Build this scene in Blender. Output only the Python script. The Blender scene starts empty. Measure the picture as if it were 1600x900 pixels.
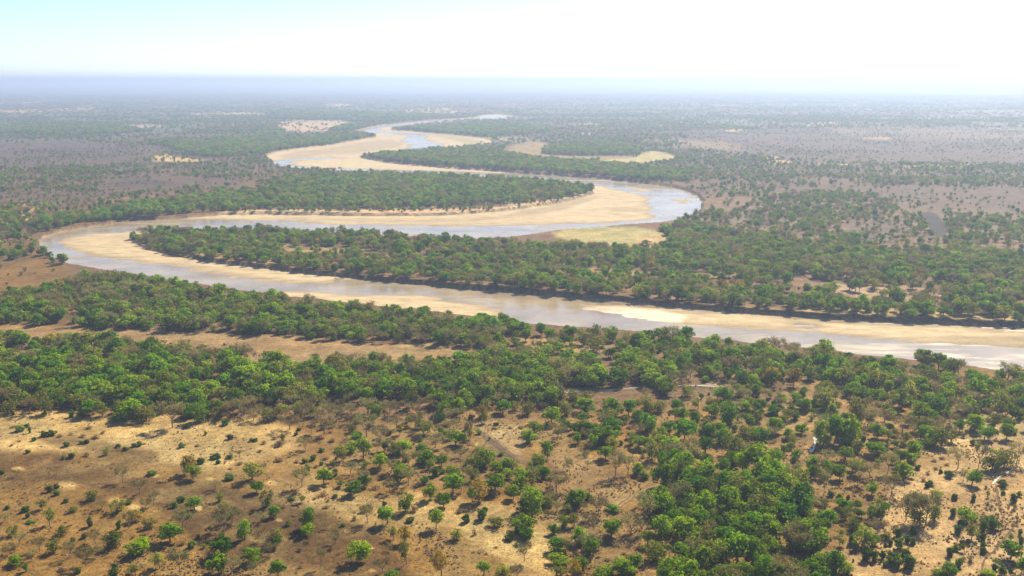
import bpy, math, random
import numpy as np
R = math.radians
random.seed(7); RNG = np.random.default_rng(7)
SC = bpy.context.scene
COL = SC.collection

# ------------------------------------------------------------------ camera, sky, sun, exposure
CAM_H, FPX, PITCH = 170.0, 1570.0, math.atan(325 / 1570.0)
cd = bpy.data.cameras.new('camera'); cam = bpy.data.objects.new('camera', cd); COL.objects.link(cam)
cd.sensor_width = 36; cd.lens = 36 * FPX / 1600; cd.clip_start = 1; cd.clip_end = 500000
cam.location = (0, 0, CAM_H); cam.rotation_euler = (math.pi / 2 - PITCH, 0, 0)
SC.camera = cam
SUN_AZ, SUN_EL = 33.0, 40.0          # azimuth to the right of the view direction (+Y)
w = bpy.data.worlds.new('World'); SC.world = w; w.use_nodes = True
nt = w.node_tree
sky = nt.nodes.new('ShaderNodeTexSky'); sky.sky_type = 'NISHITA'; sky.sun_disc = False
sky.sun_elevation = R(SUN_EL); sky.sun_rotation = R(SUN_AZ)
sky.altitude = 500; sky.air_density = 0.75; sky.dust_density = 0.5; sky.ozone_density = 3.5
bg = nt.nodes['Background']; bg.inputs['Strength'].default_value = 0.075
nt.links.new(sky.outputs['Color'], bg.inputs['Color'])
sl = bpy.data.lights.new('sun', 'SUN'); so = bpy.data.objects.new('sun', sl); COL.objects.link(so)
sl.energy = 5.0; sl.angle = R(0.5); sl.color = (1.0, 0.89, 0.64)
so.rotation_euler = (R(90 - SUN_EL), 0, R(180 - SUN_AZ)); so.location = (0, 0, 400)
SC.view_settings.view_transform = 'Standard'; SC.view_settings.look = 'None'
SC.view_settings.exposure = 1.3; SC.view_settings.gamma = 1.0; SC.view_settings.use_curve_mapping = False
SC.cycles.volume_bounces = 0; SC.cycles.max_bounces = 6; SC.cycles.diffuse_bounces = 2
SC.cycles.transmission_bounces = 3; SC.cycles.caustics_reflective = False; SC.cycles.caustics_refractive = False
SC.cycles.use_denoising = True
HAZE_DENSITY = 1.4e-4
HAZE_COLOR = (0.47, 0.58, 0.86)
HAZE_ANISO = 0.35

# ------------------------------------------------------------------ maths helpers
CP, SP = math.cos(PITCH), math.sin(PITCH)
def unproj(px, py, z=0.0):
    """photo pixel (1600x900) -> point of the ground plane at height z"""
    px = np.asarray(px, float); py = np.asarray(py, float)
    a = (px - 800) / FPX; b = (450 - py) / FPX
    dy = CP + SP * b; dz = -SP + CP * b
    t = (z - CAM_H) / dz
    return np.stack([a * t, dy * t], -1)
def proj(x, y, z=0.0):
    dz = z - CAM_H
    f = y * CP - dz * SP; u = y * SP + dz * CP
    f = np.where(f < 1, 1, f)
    return 800 + FPX * x / f, 450 - FPX * u / f
def slant(px, py):
    p = unproj(px, py); return np.sqrt(p[..., 0]**2 + p[..., 1]**2 + CAM_H**2)
def sd_poly(P, V, chunk=60000):
    """signed distance, negative inside"""
    V = np.asarray(V, float); A = V; B = np.roll(V, -1, 0); out = np.empty(len(P))
    AB = B - A; L2 = (AB**2).sum(1) + 1e-12
    for s in range(0, len(P), chunk):
        p = P[s:s + chunk]
        d2 = np.full(len(p), 1e30); ins = np.zeros(len(p), bool)
        for i in range(len(A)):
            qx = p[:, 0] - A[i, 0]; qy = p[:, 1] - A[i, 1]
            t = np.clip((qx * AB[i, 0] + qy * AB[i, 1]) / L2[i], 0, 1)
            d2 = np.minimum(d2, (qx - t * AB[i, 0])**2 + (qy - t * AB[i, 1])**2)
            c = (A[i, 1] > p[:, 1]) != (B[i, 1] > p[:, 1])
            if AB[i, 1] != 0:
                ins ^= c & (qx < AB[i, 0] * (p[:, 1] - A[i, 1]) / AB[i, 1])
        d = np.sqrt(d2); out[s:s + chunk] = np.where(ins, -d, d)
    return out
def _h(ix, iy, s):
    n = (ix.astype(np.int64) * 374761393 + iy.astype(np.int64) * 668265263 + s * 974634777) & 0x7fffffff
    n = ((n ^ (n >> 13)) * 1274126177) & 0x7fffffff
    return ((n ^ (n >> 16)) & 0xffff) / 65535.0
def vn(x, y, s=0):
    ix = np.floor(x); iy = np.floor(y); fx = x - ix; fy = y - iy
    fx = fx * fx * (3 - 2 * fx); fy = fy * fy * (3 - 2 * fy)
    a = _h(ix, iy, s); b = _h(ix + 1, iy, s); c = _h(ix, iy + 1, s); d = _h(ix + 1, iy + 1, s)
    return (a * (1 - fx) + b * fx) * (1 - fy) + (c * (1 - fx) + d * fx) * fy
def fbm(x, y, s=0, o=3):
    r = 0; a = .5; t = 0
    for k in range(o):
        r = r + a * vn(x * 2**k + 13.7 * k, y * 2**k - 7.3 * k, s + k); t += a; a *= .55
    return r / t
def sstep(x, a, b):
    t = np.clip((x - a) / (b - a), 0, 1); return t * t * (3 - 2 * t)

# ------------------------------------------------------------------ river plan (traced at the level of the bed)
SIDE1 = [(1900,630),(1750,606),(1600,590),(1450,572),(1300,556),(1200,545),(1050,530),(950,520),(850,512),(780,508),(740,500),(650,488),(560,480),(450,468),(350,455),(270,442),(200,430),(150,424),(110,415),(85,407),(68,393),(60,380),(75,366),(140,353),(200,346),(300,340),(360,335.5),(400,335),(500,337),(600,338),(680,338),(740,334),(800,329),(860,320),(900,312),(930,303),(925,297),(890,290),(830,284),(760,279),(700,277),(640,274),(575,272),(540,269),(480,267),(440,263),(426,256),(420,250),(416,243),(434,237),(480,231),(520,227),(560,219),(595,214),(570,210),(553,206),(565,202),(585,197),(620,193.5),(660,189.5),(700,187),(745,184),(752,180),(780,179),(808,182)]
SIDE2 = [(780,187),(742,188.5),(700,190.5),(660,193),(640,197),(610,201),(612,204),(640,205),(700,210),(730,213),(765,218),(772,224),(740,228),(720,231),(690,233),(640,238),(600,240),(570,241),(562,246),(580,250),(620,256),(700,263),(740,266),(800,269),(900,276),(960,281),(1020,288),(1060,294),(1085,302),(1097,314),(1095,328),(1080,340),(1040,351),(985,353),(930,359),(860,365),(800,374),(740,378),(600,371),(500,367),(400,363),(300,361),(235,362),(208,368),(203,378),(222,388),(255,397),(285,402),(340,412),(400,418),(480,428),(540,434),(580,438),(640,443),(700,449),(800,457),(900,466),(1000,473),(1075,483),(1150,487),(1250,495),(1330,500),(1400,503),(1500,507),(1600,512),(1750,519),(1900,527)]
WATER_Z = -3.2
def smooth(pts, it=2):
    P = np.array(pts, float)
    for _ in range(it):
        Q = np.roll(P, -1, 0); P = np.stack([P * .75 + Q * .25, P * .25 + Q * .75], 1).reshape(-1, 2)
    return P
def wpoly(pts, z=-2.9, it=1):
    P = smooth(pts, it); return unproj(P[:, 0], P[:, 1], z)
CHAN_PX = smooth(SIDE1 + SIDE2, 1)
CHAN = wpoly(SIDE1 + SIDE2)
SANDS = [  # sand bars (whole channel is water where no bar lies)
 [(885,474),(940,472),(1000,478),(1075,487),(1150,490),(1235,497),(1400,506),(1500,511),(1600,516),(1750,522),(1900,530),(1900,570),(1750,556),(1600,544),(1500,537),(1400,531),(1310,525),(1262,519),(1240,512),(1170,515),(1090,510),(1040,503),(985,497),(930,487)],
 [(395,452),(475,455),(540,461),(600,461),(675,461),(700,470),(770,481),(805,500),(805,520),(740,510),(650,496),(450,476),(380,466),(350,455)],
 [(285,396),(340,406),(400,414),(480,425),(560,433),(525,440),(450,440),(400,438),(350,430),(300,420),(260,414),(200,405),(150,400),(110,392),(95,382),(100,373),(115,367),(160,363),(200,362),(240,355),(230,370),(210,378),(232,388),(255,393)],
 [(240,343),(300,341.5),(400,343),(450,345),(500,350),(560,351),(640,352),(700,354),(760,353),(850,350),(900,348),(950,348),(987,346),(1027,341),(1012,325),(1015,312),(1000,303),(962,297),(932,288),(905,287),(860,283),(800,277),(740,274),(690,272),(640,271),(575,269),(575,276),(900,298),(880,308),(700,331),(400,329),(300,335)],
 [(1053,311.5),(1066,311),(1080,314),(1076,318),(1060,318)],
 [(975,291),(1000,294),(1030,299),(1000,299)],
 [(532,248),(456,250.5),(450,256),(466,261),(500,263),(574,264),(640,265.5),(720,268.5),(800,271),(800,266),(700,258),(620,252),(550,244)],
 [(405,252),(428,252),(450,248.5),(530,245.5),(564,248),(640,242),(900,235),(900,160),(405,180)],
 [(600,470),(500,463)] ]
SANDS = [s for s in SANDS if len(s) > 2]
CARVE = [[(553,206),(585,197.5),(620,194),(660,190),(700,188),(745,185),(760,181),(806,181.5),(780,186),(745,187),(700,190),(660,192.5),(630,196),(590,200),(592,205),(640,208),(668,211),(662,217),(672,222),(700,226),(665,232),(640,236),(610,241),(622,236),(648,228),(630,222),(630,217),(645,212),(600,208.5),(570,207)],
 [(1236,497),(1246,497.5),(1262,512),(1300,524),(1262,519),(1246,508)]]
CREEKS = [([(880,613),(905,612),(940,611),(985,607),(1010,605)], 3.2), ([(1266,708),(1271,700),(1275,692),(1272,684)], 1.5),
          ([(1551,757),(1556,751),(1563,745),(1572,741),(1582,733)], 0.8), ([(1270,875),(1282,884),(1290,893)], 1.6), ([(1060,603),(1095,603),(1130,606)], 1.6)]
GENTLE = [(180,340),(300,345),(300,398),(180,400)]

def undul(x, y):
    return (fbm(x / 160, y / 160, 3, 3) - .5) * 1.6 + (fbm(x / 35, y / 35, 9, 2) - .5) * .5
def height(P):
    x, y = P[:, 0], P[:, 1]
    z = undul(x, y)
    px, py = proj(x, y, 0)
    near = (py > 170) & (py < 680) & (y > 0)
    idx = np.nonzero(near)[0]
    sd = np.full(len(P), 999.0); ss = np.full(len(P), 999.0)
    if len(idx):
        p = P[idx]; s = sd_poly(p, CHAN)
        s = s + (fbm(p[:, 0] / 14, p[:, 1] / 14, 21, 2) - .5) * np.clip(7, 0, 9)
        sd[idx] = s
        b = idx[s < 8]
        if len(b):
            q = P[b]; sb = np.full(len(q), 999.0)
            for S in SANDS: sb = np.minimum(sb, sd_poly(q, wpoly(S)))
            for S in CARVE: sb = np.maximum(sb, -sd_poly(q, wpoly(S)))
            sb = sb + (fbm(q[:, 0] / 45, q[:, 1] / 16, 31, 4) - .5) * 26
            ss[b] = sb
        g = sstep(-sd_poly(np.stack([px[idx], py[idx]], 1), GENTLE), -8, 8)
        wdt = 2.4 + 22 * g
        bed = WATER_Z + np.clip(-ss[idx] * .035, -.9, .55) + (fbm(p[:, 0] / 60, p[:, 1] / 14, 41, 4) - .5) * .55
        t = sstep(s / wdt, 0, 1)
        lev = .9 * (1 - sstep(s, 2, 40)) * (1 - g)
        z[idx] = bed * (1 - t) + (z[idx] + lev) * t
    return z, sd, ss

# ------------------------------------------------------------------ land cover
SOIL = np.array((.135, .08, .04)); TAN = np.array((.19, .112, .032)); PALE = np.array((.36, .255, .11)); BURN = np.array((.085, .048, .016))
RSAND = np.array((.395, .31, .19)); WET = np.array((.28, .21, .13)); CHAR = np.array((.032, .028, .027)); PLAIN = np.array((.18, .125, .085))
GRASS = np.array((.27, .235, .10)); LITTER = np.array((.185, .118, .048)); PURP = np.array((.085, .058, .046)); WOODFAR = np.array((.075, .085, .055))
COVER = [  # (pixel outline, colour, softness px, strength)
 ([(-400,640),(0,640),(330,655),(520,665),(720,655),(1000,640),(1200,640),(1400,640),(2000,600),(2000,1100),(-400,1100)], TAN, 14, 1),
 ([(1300,560),(2000,560),(2000,760),(1300,700)], TAN, 20, .6),
 ([(-400,430),(0,405),(70,405),(110,425),(150,432),(60,455),(0,470),(-400,480)], TAN * .8, 6, .9),
 ([(-400,500),(0,506),(230,516),(330,520),(400,524),(560,536),(700,540),(745,546),(760,560),(740,572),(600,575),(480,570),(380,565),(300,560),(220,548),(100,540),(-400,530)], np.array((.235,.155,.075)), 3, 1),
 ([(640,537),(740,540),(760,548),(700,548),(600,540)], PALE, 3, .8),
 ([(800,530),(850,525),(960,540),(980,555),(900,555),(830,550)], PALE * .8, 6, .7),
 ([(-400,640),(0,643),(100,645),(200,652),(330,660),(400,655),(450,662),(485,690),(400,715),(330,735),(280,722),(180,702),(80,708),(-400,715)], PALE, 7, .95),
 ([(-400,700),(0,704),(60,705),(100,712),(120,722),(180,735),(250,750),(330,757),(390,772),(460,770),(510,800),(590,830),(640,880),(640,1000),(300,950),(330,880),(250,790),(150,765),(60,742),(-400,745)], BURN, 9, .95),
 ([(150,690),(200,698),(240,705),(245,722),(200,712),(130,702),(60,690),(70,680)], BURN, 6, .85),
 ([(-400,890),(0,800),(200,800),(300,870),(280,1000),(-400,1000)], TAN * .8, 20, .5),
 ([(480,740),(560,780),(640,770),(700,800),(660,830),(560,810),(470,790)], PALE, 10, .6),
 ([(640,775),(740,775),(800,800),(870,850),(870,920),(810,920),(780,860),(700,820),(630,800)], PALE, 10, .75),
 ([(820,850),(860,850),(855,1000),(810,1000)], PALE, 7, .7),
 ([(735,655),(800,662),(820,680),(822,720),(800,724),(770,710),(745,680)], np.array((.30,.205,.10)), 5, .8),
 ([(745,672),(770,682),(800,705),(820,722),(800,722),(765,700)], CHAR * 1.6, 4, .9),
 ([(470,660),(720,665),(880,740),(1000,800),(1000,900),(900,850),(800,770),(620,750),(500,720)], LITTER * .85, 16, .55),
 ([(870,700),(910,700),(960,745),(985,775),(970,800),(930,790),(880,760),(860,730)], np.array((.27,.18,.08)), 6, .8),
 ([(850,640),(925,640),(935,700),(900,720),(870,690)], TAN * 1.1, 8, .6),
 ([(1240,560),(1330,560),(1310,700),(1240,800),(1200,700)], LITTER * 1.3, 12, .7),
 ([(1000,690),(1300,640),(1320,800),(1280,950),(1000,950)], LITTER * 1.1, 14, .6),
 ([(1440,690),(1500,660),(1600,640),(1900,640),(1900,1000),(1300,1000),(1290,860),(1380,800)], np.array((.36,.25,.13)), 12, .9),
 ([(1540,610),(1600,600),(1900,600),(1900,700),(1560,690),(1500,690)], PALE * .8, 8, .7),
 ([(1430,715),(1480,690),(1530,690),(1540,705),(1480,730)], PALE, 8, .7),
 ([(860,360),(930,355),(985,354),(1035,362),(1045,372),(1040,385),(1000,388),(900,378),(862,368)], GRASS * 1.15, 3, 1),
 ([(985,364),(1040,368),(1046,388),(1000,390)], np.array((.37,.25,.14)), 6, .8),
 ([(360,327),(500,326),(700,326),(800,322),(870,308),(925,299),(930,304),(860,320),(760,333),(680,338),(500,337),(400,336),(340,337)], np.array((.47,.33,.20)), 3, .9),
 ([(200,378),(205,366),(300,370),(480,385),(560,395),(480,410),(400,418),(300,404)], PALE * .8, 6, .5),
 ([(330,402),(500,428),(800,452),(1100,478),(1500,498),(1600,502),(1600,512),(1150,487),(640,443),(400,418)], PALE * .85, 3, .7),
 ([(1230,480),(1330,478),(1600,492),(1900,500),(1900,526),(1600,510),(1400,502),(1250,494)], PALE, 4, .8),
 ([(1290,440),(1480,452),(1500,466),(1400,470),(1280,458)], np.array((.38,.25,.17)), 5, .8),
 ([(430,382),(560,388),(620,398),(560,404),(450,398)], PALE * .75, 5, .8),
 ([(850,418),(960,422),(1110,427),(1150,435),(960,434),(850,428)], PALE * .7, 4, .8),
 ([(1060,330),(1120,320),(1180,300),(1700,320),(1700,460),(1300,440),(1100,400),(1060,360)], PLAIN * .85, 20, .75),
 ([(-100,335),(0,325),(50,315),(66,320),(40,335),(60,345),(0,352),(-100,352)], PALE * .9, 3, .9),
 # far plain
 ([(1060,290),(1100,282),(1600,290),(2200,290),(2200,335),(1600,335),(1250,305),(1100,300)], PURP * 1.15, 8, .8),
 ([(-600,218),(0,222),(150,222),(280,232),(200,256),(60,262),(-600,268)], PURP * 1.1, 5, .95),
 ([(0,236),(80,231),(190,229),(80,238)], CHAR, 3, .5),
 ([(150,300),(170,275),(260,272),(420,288),(260,296),(60,320),(-600,330),(-600,300)], PURP, 6, .8),
 ([(170,290),(200,280),(280,284),(230,292)], CHAR, 4, .7),
 ([(1060,205),(1300,200),(1600,200),(2300,200),(2300,256),(1600,258),(1250,250),(1100,235)], PURP * 1.15, 6, .95),
 ([(1300,196),(1600,206),(2300,208),(2300,222),(1600,222),(1300,212)], PLAIN * 1.1, 4, .6),
 ([(1330,180),(1430,174),(1600,170),(2300,170),(2300,196),(1600,196),(1350,186)], PLAIN * 1.2, 4, .6),
 ([(1440,332),(1458,328),(1478,350),(1482,368),(1462,374),(1448,352),(1438,342)], CHAR, 2.5, 1),
 ([(1325,345),(1380,340),(1440,355),(1400,372),(1340,370),(1320,358)], CHAR * 2, 7, .45),
 ([(1165,335),(1200,332),(1206,348),(1176,352)], CHAR * 1.2, 4, .8),
 ([(440,190),(540,187),(545,194),(500,208),(450,206),(430,198)], np.array((.42,.30,.21)), 3, .9),
 ([(230,249),(252,240),(268,242),(275,246),(325,250),(300,253),(265,252),(240,253)], PALE * 1.15, 1.5, 1),
 ([(-900,159),(0,160),(90,156.5),(95,158.5),(0,164),(-900,164)], PALE, 1, .9), ([(-900,173),(0,173),(100,168),(148,164.5),(152,167),(140,172),(0,178.5),(-900,179)], PALE, 1, .9),
 ([(95,197),(115,195),(116,198),(96,200)], PALE, 1, .8), ([(135,197),(230,195),(260,197),(220,200),(140,199)], np.array((.5,.35,.26)), 1.2, .7), ([(290,177),(400,175),(420,180),(300,180)], np.array((.5,.35,.26)), 1.2, .7),
 ([(505,163),(540,162),(552,164.5),(520,166.5)], PALE * 1.2, .8, 1), ([(625,176),(648,167),(694,167),(722,175),(700,178),(646,179)], PALE * 1.1, 1, .9),
 ([(80,211),(100,209),(102,212),(82,213)], PALE, 1, .8),
 ([(777,237),(812,225),(840,221),(856,225),(847,235),(850,241),(887,244),(992,244),(975,249),(900,250),(825,246),(795,241)], PALE * .8, 2.2, .75),
 ([(750,214),(840,215),(845,220),(800,222),(755,219)], GRASS, 2, .8),
 ([(925,253),(1000,256),(1050,251),(1058,243),(1025,236),(1005,238),(995,246),(950,249)], GRASS * 1.2, 1.5, 1),
 ([(930,219),(970,221.5),(1000,228),(1020,235),(1010,236.5),(990,229),(965,223.5),(930,221)], PALE, .8, .9),
 ([(880,207),(950,207),(955,211),(885,210)], np.array((.5,.35,.26)), 1.5, .7), ([(985,215),(1080,219),(1150,225),(1170,236),(1110,232),(1000,222)], PALE * .8, 3, .5),
 ([(1188,247),(1196,243),(1212,243),(1220,250),(1240,252),(1236,256),(1205,257),(1190,252)], PALE * 1.1, 1.2, .9),
 ([(1275,256),(1330,255.5),(1335,258),(1280,258)], PALE, 1, .8), ([(1400,259),(1490,255),(1540,257),(1530,260),(1430,262)], PALE, 1, .8),
 ([(1122,202),(1150,200),(1162,204),(1140,206.5)], PALE * 1.2, 1, .9), ([(1255,193),(1290,190),(1325,190),(1310,196),(1270,199)], PALE, 1.2, .8), ([(1340,216),(1380,213),(1400,217),(1370,219)], PALE, 1.2, .8),
 ([(900,192),(1100,196),(1240,198),(1240,199.5),(1080,198),(900,194)], PALE, 1, .6), ([(1530,198),(1600,202),(1800,204),(1800,206),(1600,204),(1530,200)], PALE, 1, .6), ([(1490,283),(1520,283),(1525,287),(1495,287)], PALE, 1, .8),
 ([(780,162),(830,161),(835,163),(785,164)], PALE, .8, .6), ([(850,160),(1100,162),(1250,165),(1100,166),(850,163)], PLAIN * 1.2, 1.5, .6), ([(560,148),(720,146),(720,149),(560,150)], PLAIN * 1.3, 1.5, .5),
]
SPOTS = [(178,781,13,4.5),(327,747,8,3),(485,783,14,6),(425,754,12,4),(543,829,6,3),(582,890,7,3),(30,732,12,4),(165,722,12,4),(282,703,14,4),(105,758,16,8),(309,792,7,6),(210,792,10,5),(648,772,14,6),(580,855,5,2),(436,812,6,3),(240,742,12,3),(120,700,14,3),(420,668,16,6),(1262,700,8,14),(1278,880,14,10),(1228,742,8,4),(1180,660,10,8),(1120,600,20,4),(925,608,34,5),(745,695,5,3),(228,650,40,8),(200,676,60,9)]
DUN = np.array((.27, .205, .125))
BEDCOVER = [([(430,240),(520,228),(600,216),(628,220),(632,226),(600,233),(520,240),(450,247)], DUN, 3, .7), ([(640,204),(720,212),(765,220),(740,227),(700,215)], GRASS * .9, 2, .7),
 ([(700,226),(770,222),(740,230),(690,233)], DUN, 2, .6), ([(460,252),(560,250),(640,258),(560,259),(480,258)], RSAND * 1.05, 2, .5),
 ([(400,337),(680,340),(760,336),(850,328),(900,316),(880,326),(760,342),(680,346),(500,341)], DUN, 2, .55), ([(780,334),(840,322),(930,303),(935,307),(900,318),(840,331)], DUN, 2, .8),
 ([(930,320),(1010,322),(1014,328),(960,327)], DUN, 1.5, .6), ([(640,347),(800,344),(900,343),(900,346),(700,350)], DUN, 1.5, .4),
 ([(1450,519),(1600,517),(1900,528),(1900,548),(1600,537),(1500,529)], DUN * .95, 3, .75), ([(885,474),(1000,479),(1080,487),(1060,501),(950,492)], np.array((.58, .52, .43)), 4, .7),
 ([(100,390),(180,396),(210,404),(130,399)], DUN * .9, 2, .6), ([(170,396),(300,416),(420,433),(540,438),(430,441),(300,424),(180,406)], WET * 1.15, 3, .65)]
def cover(P, sd, ss, z):
    x, y = P[:, 0], P[:, 1]
    r = np.hypot(x, y)
    px, py = proj(x, y, 0)
    py = np.where(y <= 0, 2000, py)
    Q = np.stack([px, py], 1)
    n1 = fbm(x / 60, y / 60, 51, 3); n2 = fbm(x / 400, y / 400, 57, 3); n3 = fbm(x / 18, y / 18, 61, 3)
    c = SOIL[None] * (.8 + .5 * n1[:, None])
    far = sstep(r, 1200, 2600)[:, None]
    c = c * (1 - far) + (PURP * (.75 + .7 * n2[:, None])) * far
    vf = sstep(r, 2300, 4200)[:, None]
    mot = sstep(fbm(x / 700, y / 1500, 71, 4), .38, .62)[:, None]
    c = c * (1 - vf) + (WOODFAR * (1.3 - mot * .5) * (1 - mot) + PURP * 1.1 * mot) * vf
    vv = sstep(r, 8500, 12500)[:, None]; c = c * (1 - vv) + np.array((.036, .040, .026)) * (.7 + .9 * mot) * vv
    wob = (n3 - .5) * 2
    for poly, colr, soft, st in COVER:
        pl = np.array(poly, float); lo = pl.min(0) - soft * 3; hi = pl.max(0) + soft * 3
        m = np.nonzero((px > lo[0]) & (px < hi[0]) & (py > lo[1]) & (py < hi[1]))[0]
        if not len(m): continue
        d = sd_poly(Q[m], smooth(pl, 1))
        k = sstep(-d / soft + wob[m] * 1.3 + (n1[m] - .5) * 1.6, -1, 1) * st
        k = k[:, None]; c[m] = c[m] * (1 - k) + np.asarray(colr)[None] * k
    for sx, sy, a, b in SPOTS:
        d = np.hypot((px - sx) / a, (py - sy) / b) + wob * .35
        k = (1 - sstep(d, .4, 1.25))[:, None] * .85; c = c * (1 - k) + PALE * 1.08 * k
    fg = (sstep(py, 630, 680) * sstep(n1 * .6 + n3 * .4, .52, .66))[:, None] * .4
    c = c * (1 - fg) + PALE * .7 * fg
    fg = (sstep(py, 630, 680) * sstep(fbm(x / 45, y / 45, 81, 3), .55, .7))[:, None] * .45
    c = c * (1 - fg) + BURN * 1.3 * fg
    # river bed: dry sand, damp at the waterline; cut banks with their shade painted in as dark colour
    bed = (1 - sstep(sd, 0, 2.5))[:, None]
    dry = sstep(z, WATER_Z + .04, WATER_Z + .5)[:, None]
    streak = sstep(fbm(x / 90, y / 22, 91, 4), .44, .62)[:, None] * .55
    bc = WET * (1 - dry) + (RSAND * (1 - streak) + WET * 1.25 * streak) * dry
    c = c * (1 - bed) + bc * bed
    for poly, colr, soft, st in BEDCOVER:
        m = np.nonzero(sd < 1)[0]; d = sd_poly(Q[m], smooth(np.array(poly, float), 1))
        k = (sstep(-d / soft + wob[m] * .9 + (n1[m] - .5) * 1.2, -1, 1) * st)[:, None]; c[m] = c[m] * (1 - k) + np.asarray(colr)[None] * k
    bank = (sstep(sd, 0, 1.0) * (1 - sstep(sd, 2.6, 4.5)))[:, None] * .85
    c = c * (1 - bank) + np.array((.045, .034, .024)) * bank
    return np.clip(c, 0.01, .85)

# ------------------------------------------------------------------ node helpers
def newmat(name):
    m = bpy.data.materials.new(name); m.use_nodes = True; n = m.node_tree; n.nodes.clear()
    return m, n, n.nodes.new('ShaderNodeOutputMaterial')
def N(n, t, **kw):
    k = n.nodes.new(t)
    for a, b in kw.items():
        if a.startswith('i_'): k.inputs[a[2:].replace('_', ' ')].default_value = b
        else: setattr(k, a, b)
    return k
def ramp(n, src, stops):
    r = n.nodes.new('ShaderNodeValToRGB'); e = r.color_ramp.elements
    while len(e) > 1: e.remove(e[0])
    e[0].position = stops[0][0]; e[0].color = stops[0][1]
    for p, c in stops[1:]:
        k = e.new(p); k.color = c
    n.links.new(src, r.inputs[0]); return r.outputs[0]
def g4(v): return (v, v, v, 1)
def ground_mat(name, kind):
    m, n, out = newmat(name); L = n.links.new
    at = N(n, 'ShaderNodeAttribute', attribute_name='cover'); geo = N(n, 'ShaderNodeNewGeometry')
    P = geo.outputs['Position']
    def noise(scale, detail=3, rough=.6):
        k = N(n, 'ShaderNodeTexNoise', i_Scale=scale, i_Detail=detail, i_Roughness=rough); L(P, k.inputs['Vector']); return k.outputs['Fac']
    def mul(a, b):
        k = N(n, 'ShaderNodeMix', data_type='RGBA', blend_type='MULTIPLY'); k.inputs[0].default_value = 1
        L(a, k.inputs[6]); L(b, k.inputs[7]); return k.outputs[2]
    c = at.outputs['Color']
    if kind == 'ground':
        c = mul(c, ramp(n, noise(.045, 4), [(.3, (.62, .6, .56, 1)), (.7, g4(1.3))]))
        c = mul(c, ramp(n, noise(.3, 4, .7), [(.32, g4(.62)), (.68, g4(1.27))]))
        c = mul(c, ramp(n, noise(1.3, 2, .7), [(.36, (.5, .47, .38, 1)), (.52, g4(1.08))]))
        c = mul(c, ramp(n, noise(.012, 3), [(.35, (.9, .95, .95, 1)), (.65, (1.1, 1.0, .85, 1))]))
    else:
        mp = N(n, 'ShaderNodeMapping'); mp.inputs['Scale'].default_value = (1, 2.2, 1); mp.inputs['Rotation'].default_value = (0, 0, .12)
        L(P, mp.inputs['Vector'])
        k = N(n, 'ShaderNodeTexNoise', i_Scale=.05, i_Detail=5, i_Roughness=.62); L(mp.outputs[0], k.inputs['Vector'])
        c = mul(c, ramp(n, k.outputs['Fac'], [(.3, (.74, .72, .7, 1)), (.6, g4(1.1))]))
        c = mul(c, ramp(n, noise(.5, 4, .7), [(.3, g4(.85)), (.7, g4(1.1))]))
    b = N(n, 'ShaderNodeBsdfPrincipled'); b.inputs['Roughness'].default_value = .95; b.inputs['Specular IOR Level'].default_value = .1
    bp = N(n, 'ShaderNodeBump', i_Strength=.5, i_Distance=.35); L(noise(.6, 4, .65), bp.inputs['Height']); L(bp.outputs[0], b.inputs['Normal'])
    L(c, b.inputs['Base Color']); L(b.outputs[0], out.inputs[0]); return m
def water_mat(name, col, rough=.12):
    m, n, out = newmat(name); L = n.links.new; geo = N(n, 'ShaderNodeNewGeometry')
    b = N(n, 'ShaderNodeBsdfPrincipled'); b.inputs['IOR'].default_value = 1.33
    k = N(n, 'ShaderNodeTexNoise', i_Scale=.02, i_Detail=4, i_Roughness=.6); L(geo.outputs['Position'], k.inputs['Vector'])
    c = ramp(n, k.outputs['Fac'], [(.35, (*[v * .75 for v in col], 1)), (.65, (*[min(1, v * 1.2) for v in col], 1))]); L(c, b.inputs['Base Color'])
    mp = N(n, 'ShaderNodeMapping'); mp.inputs['Scale'].default_value = (.012, .05, 1); L(geo.outputs['Position'], mp.inputs['Vector'])
    k3 = N(n, 'ShaderNodeTexNoise', i_Scale=1.0, i_Detail=5, i_Roughness=.65, i_Distortion=.6); L(mp.outputs[0], k3.inputs['Vector'])
    L(ramp(n, k3.outputs['Fac'], [(.48, g4(rough)), (.66, g4(.40))]), b.inputs['Roughness'])
    k2 = N(n, 'ShaderNodeTexNoise', i_Scale=.9, i_Detail=3); L(geo.outputs['Position'], k2.inputs['Vector'])
    bp = N(n, 'ShaderNodeBump', i_Strength=.25, i_Distance=.12); L(k2.outputs['Fac'], bp.inputs['Height']); L(bp.outputs[0], b.inputs['Normal'])
    L(b.outputs[0], out.inputs[0]); return m
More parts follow.
